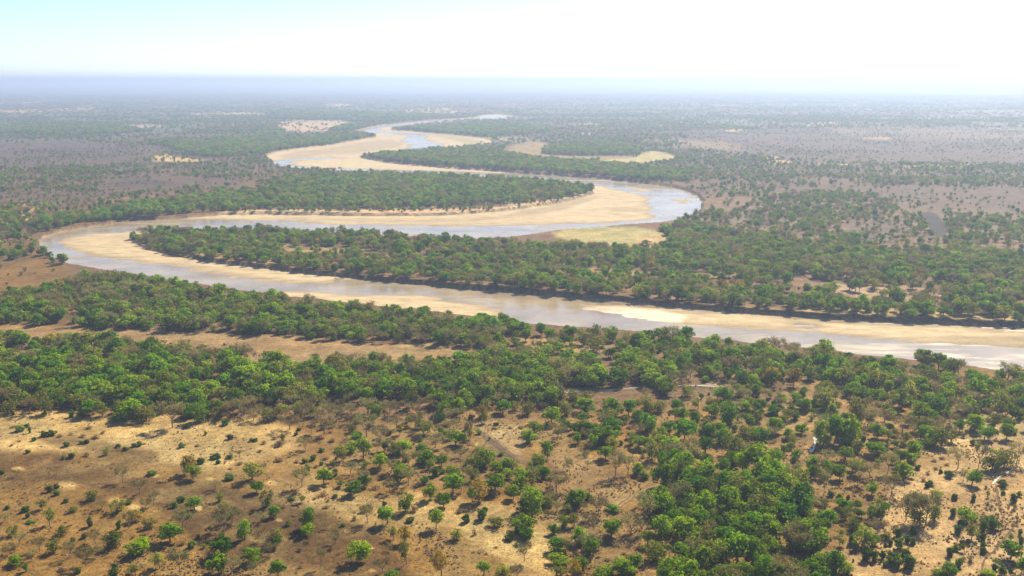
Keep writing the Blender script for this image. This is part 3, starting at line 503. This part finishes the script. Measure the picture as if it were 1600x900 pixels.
# ------------------------------------------------------------------ plants filled in by woodland type: outline, share of cells, kinds, heights, width ratio
MIXW = dict(G=.42, g=.29, L=.10, B=.18, Y=.01); MIXD = dict(G=.58, g=.24, L=.10, B=.08)
MIXP = dict(G=.25, g=.32, B=.18, S=.25); MIXR = dict(G=.38, g=.34, B=.20, S=.08); MIXF = dict(B=.32, O=.20, g=.22, S=.12, G=.14); MIXB = dict(B=.62, g=.12, O=.22, Y=.04); MIXU = dict(G=.34, g=.26, L=.08, B=.16, O=.08, S=.08)
ZONES = [
 ([(-600,128),(2200,128),(2200,262),(-600,262)], .42, MIXR, 4.5, 8.5),
 ([(-600,255),(2200,255),(2200,332),(-600,332)], .60, MIXR, 3.5, 7.5),
 ([(-600,330),(100,330),(100,440),(-600,440)], .55, MIXR, 5, 10),
 ([(1040,262),(1300,275),(2200,300),(2200,400),(1080,400),(1050,340)], .58, MIXR, 4, 8.5),
 ([(1350,292),(2200,290),(2200,345),(1420,335)], .20, MIXR, 3, 6),
 ([(1040,355),(1150,370),(1300,392),(2200,410),(2200,520),(1600,506),(1250,490),(1000,470),(960,400)], .66, MIXW, 6, 11),
 ([(1090,425),(1500,445),(1520,468),(1400,478),(1240,466),(1090,440)], .22, MIXR, 6, 11),
 ([(203,370),(240,362),(420,362),(600,370),(760,380),(860,385),(1040,392),(1060,400),(1000,474),(800,455),(640,441),(400,416),(290,401),(250,395),(215,382)], .66, MIXW, 5.5, 10.5),
 ([(430,380),(560,386),(640,398),(560,406),(440,400)], .22, MIXW, 5, 9),
 ([(850,416),(960,420),(1100,425),(1100,433),(960,434),(850,430)], .3, MIXW, 5, 9),
 ([(60,350),(130,335),(300,300),(420,284),(560,274),(700,278),(850,286),(925,296),(925,303),(840,315),(700,325),(600,327),(400,327),(330,333),(200,341),(120,350),(75,362)], .85, MIXD, 7, 12),
 ([(100,325),(300,296),(420,286),(430,295),(300,312),(130,335)], .4, MIXR, 5, 9),
 ([(566,247),(600,242),(700,236),(790,232),(830,249),(960,259),(1060,268),(1080,285),(1000,283),(900,274),(700,261),(600,253)], .85, MIXD, 8, 12),
 ([(845,239),(870,226),(935,224),(990,230),(1005,238),(985,243),(900,243),(850,241)], .8, MIXD, 8, 12),
 ([(608,204),(640,200),(760,193),(830,198),(850,208),(760,214),(690,209)], .9, MIXD, 8, 13),
 ([(225,220),(420,215),(560,209),(590,213),(520,225),(430,236),(400,243),(320,246),(290,240)], .8, MIXD, 8, 12),
 ([(0,196),(200,200),(240,206),(100,212),(0,208)], .7, MIXD, 8, 12), ([(400,206),(440,204),(445,212),(400,214)], .9, MIXD, 8, 12), ([(510,198),(600,194),(570,203),(515,205)], .8, MIXD, 8, 12), ([(400,166),(700,180),(600,192),(420,186)], .6, MIXD, 8, 12),
 ([(-600,218),(0,222),(150,222),(280,232),(200,256),(60,262),(-600,268)], .26, MIXR, 2.5, 5),
 ([(1060,205),(1300,200),(2300,200),(2300,256),(1600,258),(1250,250),(1100,235)], .26, MIXR, 2.5, 4.5),
 ([(440,190),(540,187),(545,194),(500,208),(450,206),(430,198)], .07, MIXR, 5, 9),
 ([(150,300),(170,275),(260,272),(420,288),(260,296),(60,320),(-600,330),(-600,300)], .30, MIXR, 2.5, 5),
 ([(-600,470),(0,468),(60,455),(110,438),(200,440),(270,450),(350,463),(450,476),(560,488),(650,496),(740,507),(850,520),(950,530),(1050,540),(1200,555),(1300,566),(1450,582),(1600,598),(2200,660),(2200,740),(1600,640),(1300,600),(1200,640),(1100,680),(1000,650),(850,640),(640,648),(400,652),(330,648),(200,650),(0,636),(-600,630)], .74, MIXW, 6, 11),
 ([(-600,560),(0,560),(400,585),(1050,580),(1050,630),(850,632),(640,640),(400,640),(0,630),(-600,620)], .76, MIXD, 7, 11.5),
 ([(330,636),(640,626),(760,650),(700,690),(560,690),(450,676),(380,660)], .85, MIXB, 4, 9),
 ([(780,520),(980,535),(1000,562),(900,565),(800,558)], .40, MIXW, 6, 10),
 ([(1050,548),(1300,566),(2200,650),(2200,720),(1500,700),(1300,680),(1060,640)], .62, MIXU, 4, 10),
 ([(1000,528),(1050,532),(1200,547),(1300,558),(1450,574),(1600,592),(1900,632),(1900,690),(1600,640),(1400,625),(1200,605),(1000,570)], .68, MIXW, 6, 11),
 ([(-600,400),(0,405),(70,405),(110,425),(150,435),(60,455),(0,470),(-600,480)], .10, MIXF, 2, 5),
 ([(-600,502),(0,506),(230,516),(330,520),(400,524),(560,536),(700,540),(745,546),(760,560),(740,570),(600,570),(480,566),(380,560),(300,556),(220,544),(100,534),(-600,520)], .02, MIXF, 2, 5),
 ([(-600,640),(0,640),(330,655),(640,655),(1000,690),(1300,700),(2200,700),(2200,1100),(-600,1100)], .05, MIXF, 1.5, 5),
 ([(-600,640),(0,640),(200,650),(330,655),(450,660),(470,690),(340,740),(200,770),(0,780),(-600,780)], .004, MIXF, 1, 2),
 ([(860,356),(985,352),(1035,362),(1046,372),(1042,388),(1000,390),(900,380),(862,370)], .0, MIXP, 3, 6),
 ([(500,655),(700,660),(880,760),(1000,900),(880,900),(850,800),(700,770),(520,760),(470,700)], .72, MIXF, 2.2, 7),
 ([(1030,700),(1230,690),(1275,800),(1300,950),(1020,950)], .9, MIXD, 7, 11),
 ([(840,640),(1300,600),(1500,640),(1420,720),(1280,760),(1000,720),(880,690)], .62, MIXU, 3, 8),
 ([(1440,332),(1458,328),(1478,350),(1482,368),(1462,374),(1448,352),(1438,342)], .0, MIXP, 3, 6), ([(1325,345),(1380,340),(1440,355),(1400,372),(1340,370),(1320,358)], .3, MIXR, 3, 6),
 ([(777,237),(812,225),(840,221),(856,225),(847,235),(850,241),(887,244),(992,244),(975,249),(900,250),(825,246),(795,241)], .0, MIXP, 3, 6), ([(925,253),(1000,256),(1050,251),(1058,243),(1025,236),(1005,238),(995,246),(950,249)], 0, MIXP, 3, 6),
 ([(-600,640),(0,700),(0,1100),(-600,1100)], .06, MIXF, 2, 6), ([(0,800),(300,770),(520,800),(640,840),(640,1000),(0,1000)], .20, MIXF, 1.8, 5), ([(1290,860),(1440,700),(2200,640),(2200,1100),(1300,1100)], .012, MIXF, 1, 3),
]
CODES = ['G', 'L', 'g', 'Y', 'B', 'S', 'O']
def scatter(cell, rmin, rmax, wscale, seed, rscale=1.0):
    rg = np.random.default_rng(seed); half = rmax * .72
    xs = np.arange(-half, half, cell); ys = np.arange(0, rmax, cell); X, Y = np.meshgrid(xs, ys); X = X.ravel(); Y = Y.ravel()
    X = X + rg.uniform(-.5, .5, len(X)) * cell; Y = Y + rg.uniform(-.5, .5, len(Y)) * cell
    r = np.hypot(X, Y); px, py = proj(X, Y)
    k = (r > rmin) & (r < rmax) & (px > -260) & (px < 1860) & (py < 1010); X, Y, px, py = X[k], Y[k], px[k], py[k]
    n = len(X); den = np.zeros(n); mi = np.zeros(n, int); h0 = np.full(n, 4.0); h1 = np.full(n, 7.0); Q = np.stack([px, py], 1)
    for zi, (pl, dn, mx, a, b) in enumerate(ZONES):
        pl = np.array(pl, float); c = np.nonzero((px > pl[:, 0].min()) & (px < pl[:, 0].max()) & (py > pl[:, 1].min()) & (py < pl[:, 1].max()))[0]
        if not len(c): continue
        c = c[sd_poly(Q[c], pl) < 0]; den[c] = dn; mi[c] = zi; h0[c] = a; h1[c] = b
    pn = fbm(X / 45, Y / 45, 5, 3); pn2 = fbm(X / 240, Y / 240, 6, 2)
    dd = den * np.where(den > .6, .72 + .5 * sstep(pn, .3, .6), .5 + 1.0 * sstep(pn, .42, .68)) * (1 if cell < 12 else 1) * rscale
    dd *= np.where((den < .6) & (py < 340), .35 + 1.4 * sstep(pn2, .35, .65), 1)
    k = rg.uniform(size=n) < dd; X, Y, px, py, mi, h0, h1 = X[k], Y[k], px[k], py[k], mi[k], h0[k], h1[k]
    z, sd, ss = height(np.stack([X, Y], 1)); k = sd > 4; X, Y, px, py, mi, h0, h1 = X[k], Y[k], px[k], py[k], mi[k], h0[k], h1[k]
    if rmin < 700:
        d = np.full(len(X), 1e9)
        for q in HAND: d = np.minimum(d, np.hypot(X - q[0], Y - q[1]))
        for cpx, _w in CREEKS:
            cq = spline(unproj([p[0] for p in cpx], [p[1] for p in cpx]), 6)
            for q in cq: d = np.where((np.abs(X - q[0]) < 4) & (Y - q[1] < 4) & (Y - q[1] > -16), 0, d)
        k = (d > 4.2) | ((py < 600) & (d > 0)); X, Y, px, py, mi, h0, h1 = X[k], Y[k], px[k], py[k], mi[k], h0[k], h1[k]
    u = rg.uniform(size=len(X)); grp = vn(X / 30, Y / 30, 15); u = np.clip(u * .75 + grp * .25 + rg.normal(size=len(X)) * .04, 0, .999)
    u = (np.argsort(np.argsort(u)) + .5) / len(u)
    code = np.empty(len(X), object)
    for zi in np.unique(mi):
        s = np.nonzero(mi == zi)[0]; mx = ZONES[zi][2]; cum = 0
        cs = list(mx); w_ = np.array([mx[c] for c in cs]); e = np.cumsum(w_) / w_.sum()
        uu = (np.argsort(np.argsort(u[s])) + .5) / len(s)
        code[s] = np.array(cs, object)[np.searchsorted(e, uu)]
    h = rg.uniform(h0, h1) * rg.uniform(.8, 1.15, len(X)); wd = h * rg.uniform(.9, 1.4, len(X)) * wscale
    sh = np.isin(code, ['S', 'O']); h = np.where(sh, h * .38, h); wd = np.where(sh, h * rg.uniform(1.0, 1.7, len(X)) * wscale, wd)
    s3 = np.sqrt(X**2 + Y**2 + CAM_H**2)
    return [(X[i], Y[i], h[i], wd[i], code[i], px[i], py[i], h[i] * FPX / s3[i]) for i in range(len(X))]
FILL = scatter(6.6, 100, 1350, 1.0, 11) + scatter(8.4, 1350, 2800, 1.0, 12, 1.0) + scatter(12.5, 2800, 5200, 1.25, 13, 1.1) + scatter(32, 5200, 12500, 2.6, 14, 1.2)
ALL = PL + FILL
AX = np.array([p[0] for p in ALL]); AY = np.array([p[1] for p in ALL]); AZ, ASD, _ = height(np.stack([AX, AY], 1))
print('plants', n_hand, len(FILL))

# ------------------------------------------------------------------ which plants are things of their own: the largest in the picture
FAM = dict(G='tree', L='tree', g='tree', Y='tree', B='bare', S='shrub', O='dry')
LIMIT = dict(tree=300, bare=240, shrub=220, dry=120)
inview = [i for i, p in enumerate(ALL) if 4 < p[5] < 1596 and 130 < p[6] < 905]
solo = set()
for fam, lim in LIMIT.items():
    c = [i for i in inview if FAM[ALL[i][4]] == fam]
    c.sort(key=lambda i: -(ALL[i][7] + (1000 if i < n_hand and ALL[i][6] > 640 else 0)) * 1.0); solo |= set(c[:lim])
PLACES = [([(0,600),(330,600),(330,668),(0,668)], 'at the wood edge above pale sand', 'upper left'), ([(0,0),(160,0),(160,735),(0,735)], 'on pale sand by the left', ''),
 ([(160,0),(330,0),(330,735),(160,735)], 'on the pale sand below the wood', ''), ([(0,735),(110,735),(110,820),(0,820)], 'on brown ground at left edge', ''), ([(110,735),(220,735),(220,820),(110,820)], 'around the left white mounds', ''),
 ([(220,735),(330,735),(330,820),(220,820)], 'on dark burnt ground at left', ''), ([(0,820),(110,820),(110,960),(0,960)], 'in the bottom left corner', ''), ([(110,820),(220,820),(220,960),(110,960)], 'near the bottom edge, left part', ''), ([(220,820),(330,820),(330,960),(220,960)], 'on orange ground at lower left', ''),
 ([(330,600),(480,600),(480,680),(330,680)], 'in the thicket behind pale sand', ''), ([(480,600),(640,600),(640,680),(480,680)], 'in the leafless wood fringe', ''), ([(330,680),(420,680),(420,770),(330,770)], 'on pale hummocks left of centre', ''), ([(420,680),(520,680),(520,770),(420,770)], 'among bushes left of centre', ''), ([(520,680),(620,680),(620,770),(520,770)], 'in the scrub by the pale gully', ''),
 ([(330,770),(440,770),(440,960),(330,960)], 'on the lower left burnt patch', ''), ([(440,770),(540,770),(540,960),(440,960)], 'on burnt ground near the bottom', ''), ([(540,770),(640,770),(640,960),(540,960)], 'on brown bottom centre ground', ''),
 ([(640,600),(740,600),(740,700),(640,700)], 'left of the tan clearing', ''), ([(740,600),(860,600),(860,680),(740,680)], 'behind the tan clearing', ''), ([(740,680),(860,680),(860,740),(740,740)], 'below the tan clearing', ''), ([(620,700),(740,700),(740,780),(620,780)], 'in the mixed central scrub', ''), ([(740,740),(860,740),(860,800),(740,800)], 'in trees above the pale path', ''), ([(640,780),(740,780),(740,960),(640,960)], 'on bare bottom centre sand', ''), ([(740,800),(860,800),(860,960),(740,960)], 'beside the bottom pale path', ''),
 ([(860,600),(960,600),(960,680),(860,680)], 'below the glinting creek', ''), ([(860,680),(960,680),(960,780),(860,780)], 'around the wheel rut clearing', ''), ([(860,780),(940,780),(940,960),(860,960)], 'left of the dark wheel ruts', ''), ([(940,780),(1020,780),(1020,960),(940,960)], 'right of the dark wheel ruts', ''), ([(960,600),(1060,600),(1060,690),(960,690)], 'in thin wood beside the creek', ''), ([(960,690),(1060,690),(1060,780),(960,780)], "beside the wheel ruts' bend", ''),
 ([(1060,600),(1160,600),(1160,700),(1060,700)], 'around the small woodland clearing', ''), ([(1160,600),(1250,600),(1250,700),(1160,700)], 'beside the orange dirt bank', ''), ([(1060,700),(1160,700),(1160,790),(1060,790)], 'at the open grove glade', ''), ([(1160,700),(1250,700),(1250,790),(1160,790)], 'left of the white pool', ''), ([(1020,790),(1110,790),(1110,960),(1020,960)], "on the dense grove's left", ''), ([(1110,790),(1190,790),(1190,960),(1110,960)], 'inside the dense grove', ''), ([(1190,790),(1290,790),(1290,960),(1190,960)], "on the dense grove's right", ''),
 ([(1250,540),(1340,540),(1340,660),(1250,660)], 'along the reddish dirt strip', ''), ([(1340,540),(1430,540),(1430,660),(1340,660)], 'in open wood below the river', ''), ([(1430,540),(1515,540),(1515,660),(1430,660)], "at the woodland's right end", ''), ([(1515,540),(1610,540),(1610,660),(1515,660)], 'on pale ground by right edge', ''),
 ([(1250,660),(1340,660),(1340,770),(1250,770)], 'right of the white pool', ''), ([(1340,660),(1430,660),(1430,770),(1340,770)], 'on the orange slope at right', ''), ([(1430,660),(1515,660),(1515,770),(1430,770)], 'beside the pale sandy fan', ''), ([(1515,660),(1610,660),(1610,790),(1515,790)], 'near the thin bright rivulet', ''),
 ([(1290,770),(1360,770),(1360,960),(1290,960)], "at the lower right clearing's edge", ''), ([(1360,770),(1430,770),(1430,960),(1360,960)], 'in the lower right bush cluster', ''), ([(1430,770),(1520,770),(1520,960),(1430,960)], 'on the wide lower right clearing', ''), ([(1515,770),(1610,770),(1610,960),(1515,960)], 'along the narrow footpath at right', ''),
 ([(-50,560),(500,560),(500,660),(-50,660)], 'in the dense green woodland belt', ''), ([(500,560),(1060,560),(1060,660),(500,660)], 'in the thick wood at centre', ''), ([(1060,500),(1700,500),(1700,640),(1060,640)], 'in woods below the bright river', '')]
def place_of(px, py):
    for pl, t, _ in PLACES:
        xs = [q[0] for q in pl]; ys = [q[1] for q in pl]
        if min(xs) <= px < max(xs) and min(ys) <= py < max(ys): return t
    return 'in the wood beside the river' if py > 400 else 'on the plain beyond the river'
def looks(p):
    x, y, h, wd, c, px, py, hp = p; q = wd / h
    shape = 'spreading' if q > 1.25 else ('slender' if q < .72 else 'rounded')
    if FAM[c] == 'tree':
        col = dict(G='green', L='lime green', g='olive green', Y='yellow')[c]
        return ('large ' if h > 10.5 else 'small ' if h < 5.5 else '') + shape + ' ' + col + ' tree'
    if c == 'B': return ('tall ' if h > 9 else 'low ' if h < 5 else '') + shape + ' brown leafless tree'
    if c == 'S': return ('big ' if wd > 5 else 'small ' if wd < 2.8 else '') + 'dark green bush'
    return ('wide ' if wd > 4 else '') + 'withered brown bush'
ORD = ['leftmost', 'second from left', 'third from left', 'fourth from left', 'fifth from left', 'sixth from left', 'seventh from left', 'eighth from left']
NUM = ['', 'one', 'two', 'three', 'four', 'five', 'six', 'seven', 'eight', 'nine', 'ten']
byl = {}
for i in sorted(solo): byl.setdefault((looks(ALL[i]), place_of(ALL[i][5], ALL[i][6])), []).append(i)
LABEL = {}
def plur(s): return s.replace('tree', 'trees').replace('bush', 'bushes')
for (lk, pc), ids in byl.items():
    ids.sort(key=lambda i: ALL[i][5]); n = len(ids)
    for k, i in enumerate(ids):
        if n == 1: LABEL[i] = 'only ' + lk + ' ' + pc if len((lk + pc).split()) < 14 else lk + ' ' + pc
        elif n <= 9:
            o_ = 'rightmost' if k == n - 1 else ORD[k]
            if n == 2: o_ = ('left', 'right')[k]
            LABEL[i] = f'{o_} of {NUM[n]} {plur(lk)} {pc}'
        else: LABEL[i] = lk + ' standing ' + pc
def short(t):
    for a in ('spreading ', 'rounded ', 'slender ', 'dense ', 'narrow ', 'wide '):
        if len(t.split()) <= 16: break
        if ' '.join(t.split()).count(a): t = t.replace(a, '')
    return t
LABEL = {i: short(t) for i, t in LABEL.items()}
from collections import Counter
_cnt = Counter(LABEL.values())
GROUPS = dict(tree='leafy trees standing in the foreground', bare='leafless trees standing in the foreground', shrub='green bushes dotted over the foreground', dry='withered bushes dotted over the foreground')
NAMES = dict(tree='broadleaf_tree', bare='leafless_tree', shrub='bush', dry='dry_bush')
for i in sorted(solo):
    x, y, h, wd, c, px, py, hp = ALL[i]; pr = PROTO[c]; cr, tr = pr[(i * 7 + int(x)) % len(pr)]; fam = FAM[c]
    z = float(AZ[i]); rot = RNG.uniform(0, 6.28)
    if tr is None:
        o = link(NAMES[fam], cr)
    else:
        o = link(NAMES[fam], None); link('trunk', tr, o); link('crown', cr, o)
    o.location = (x, y, z); o.scale = (wd, wd * RNG.uniform(.9, 1.1), h); o.rotation_euler = (RNG.normal() * .04, RNG.normal() * .04, rot)
    o['label'] = LABEL[i]; o['category'] = 'tree' if fam in ('tree', 'bare') else 'bush'; o['group'] = GROUPS[fam]

# ------------------------------------------------------------------ the uncountable rest: one object each, instanced on points
def proto_collection(code):
    c = bpy.data.collections.new('plants_' + code)
    for k, (cr, tr) in enumerate(PROTO[code]):
        if tr is None: me = cr
        else:     # crown and trunk in one mesh
            V = []; F = []; mi = []; off = 0
            for s, m_ in enumerate((cr, tr)):
                v = np.empty(len(m_.vertices) * 3, np.float32); m_.vertices.foreach_get('co', v); f = np.empty(len(m_.loops), np.int32); m_.loops.foreach_get('vertex_index', f)
                V.append(v.reshape(-1, 3)); F.append(f.reshape(-1, 4) + off); mi += [s] * (len(f) // 4); off += len(v) // 3
            me = mesh_from('plant_' + code, np.vstack(V), np.vstack(F), cr.materials[0]); me.materials.append(tr.materials[0]); me.polygons.foreach_set('material_index', np.array(mi, np.int32))
        o = bpy.data.objects.new('plant_%s_%d' % (code, k), me); c.objects.link(o)
    return c
def instancer(name, pts, code, **props):
    """pts: list of (x, y, z, width, height)"""
    if not pts: return
    P = np.array(pts, np.float32); rg = np.random.default_rng(len(pts)); n = len(P)
    me = bpy.data.meshes.new(name); me.vertices.add(n); me.vertices.foreach_set('co', P[:, :3].ravel())
    a = me.attributes.new('size', 'FLOAT_VECTOR', 'POINT'); a.data.foreach_set('vector', np.stack([P[:, 3], P[:, 3] * rg.uniform(.85, 1.15, n), P[:, 4]], 1).astype(np.float32).ravel())
    a = me.attributes.new('turn', 'FLOAT_VECTOR', 'POINT'); a.data.foreach_set('vector', np.stack([rg.normal(size=n) * .04, rg.normal(size=n) * .04, rg.uniform(0, 6.28, n)], 1).astype(np.float32).ravel())
    a = me.attributes.new('pick', 'INT', 'POINT'); a.data.foreach_set('value', rg.integers(0, len(PROTO[code]), n).astype(np.int32))
    ob = link(name, me, kind='stuff', **props)
    ng = bpy.data.node_groups.new('scatter_' + name, 'GeometryNodeTree')
    ng.interface.new_socket('Geometry', in_out='INPUT', socket_type='NodeSocketGeometry'); ng.interface.new_socket('Geometry', in_out='OUTPUT', socket_type='NodeSocketGeometry')
    A_ = ng.nodes.new; gi = A_('NodeGroupInput'); go = A_('NodeGroupOutput'); ip = A_('GeometryNodeInstanceOnPoints'); ci = A_('GeometryNodeCollectionInfo')
    ci.inputs['Collection'].default_value = proto_collection(code); ci.inputs['Separate Children'].default_value = True; ci.inputs['Reset Children'].default_value = True
    def at(nm, t):
        k = A_('GeometryNodeInputNamedAttribute'); k.data_type = t; k.inputs['Name'].default_value = nm; return k.outputs['Attribute']
    L = ng.links.new; L(gi.outputs[0], ip.inputs['Points']); L(ci.outputs[0], ip.inputs['Instance']); ip.inputs['Pick Instance'].default_value = True
    L(at('pick', 'INT'), ip.inputs['Instance Index']); L(at('size', 'FLOAT_VECTOR'), ip.inputs['Scale'])
    er = A_('FunctionNodeEulerToRotation'); L(at('turn', 'FLOAT_VECTOR'), er.inputs[0]); L(er.outputs[0], ip.inputs['Rotation'])
    L(ip.outputs[0], go.inputs[0]); md = ob.modifiers.new('scatter', 'NODES'); md.node_group = ng; return ob
WLAB = dict(G='dense mass of green trees filling the woods along the river', L='bright green trees mixed through the riverside woods', g='greyish olive trees mixed through the woods and plain', Y='yellowing trees mixed into the woods',
            B='brown leafless trees mixed through the woods and plain', S='low green scrub spread over the plain', O='withered brown scrub spread over the plain')
for code in CODES:
    pts = [(p[0], p[1], AZ[i], p[3], p[2]) for i, p in enumerate(ALL) if p[4] == code and i not in solo]
    instancer('woodland' if FAM[code] in ('tree', 'bare') else 'scrub', pts, code, label=WLAB[code])
# dry grass tufts and knee-high scrub over the near ground
n = 70000; px = RNG.uniform(-200, 1800, n); py = 570 + 400 * RNG.uniform(0, 1, n)**.8; Pt = unproj(px, py)
k = RNG.uniform(size=n) < (.03 + .8 * sstep(fbm(Pt[:, 0] / 22, Pt[:, 1] / 22, 77, 3), .45, .66)) * (.25 + .75 * sstep(px + (py - 700) * 1.5, 250, 700)); Pt = Pt[k]; z, sd, _ = height(Pt); k = (sd > 5) & (sd_poly(np.stack(proj(Pt[:, 0], Pt[:, 1]), 1), np.array([(600,770),(760,740),(860,830),(880,1000),(780,1000),(700,840)])) > 0); Pt = Pt[k]; z = z[k]
sz = RNG.uniform(.4, 1.2, len(Pt)); instancer('dry_grass', [(Pt[i, 0], Pt[i, 1], z[i], sz[i], sz[i] * .55) for i in range(len(Pt)) if i % 5], 'T', label='tufts of dry straw-coloured grass over the near ground')
instancer('scrub', [(Pt[i, 0], Pt[i, 1], z[i], sz[i] * 1.3, sz[i] * .8) for i in range(len(Pt)) if i % 5 == 0], 'O', label='knee-high withered brown scrub over the near ground')

# ------------------------------------------------------------------ haze
def haze():
    s = 262000.0; z0, z1 = -8.0, CAM_H + 45
    V = [(x, y, z) for z in (z0, z1) for y in (-s, s) for x in (-s, s)]
    F = [(0, 2, 3, 1), (4, 5, 7, 6), (0, 1, 5, 4), (2, 6, 7, 3), (0, 4, 6, 2), (1, 3, 7, 5)]
    m, n_, out = newmat('haze_air'); v = N(n_, 'ShaderNodeVolumePrincipled'); v.inputs['Color'].default_value = (*HAZE_COLOR, 1)
    v.inputs['Density'].default_value = HAZE_DENSITY; v.inputs['Anisotropy'].default_value = HAZE_ANISO; n_.links.new(v.outputs[0], out.inputs['Volume'])
    link('haze', mesh_from('haze', V, F, m), kind='stuff', label='pale blue haze over the plain')
haze()
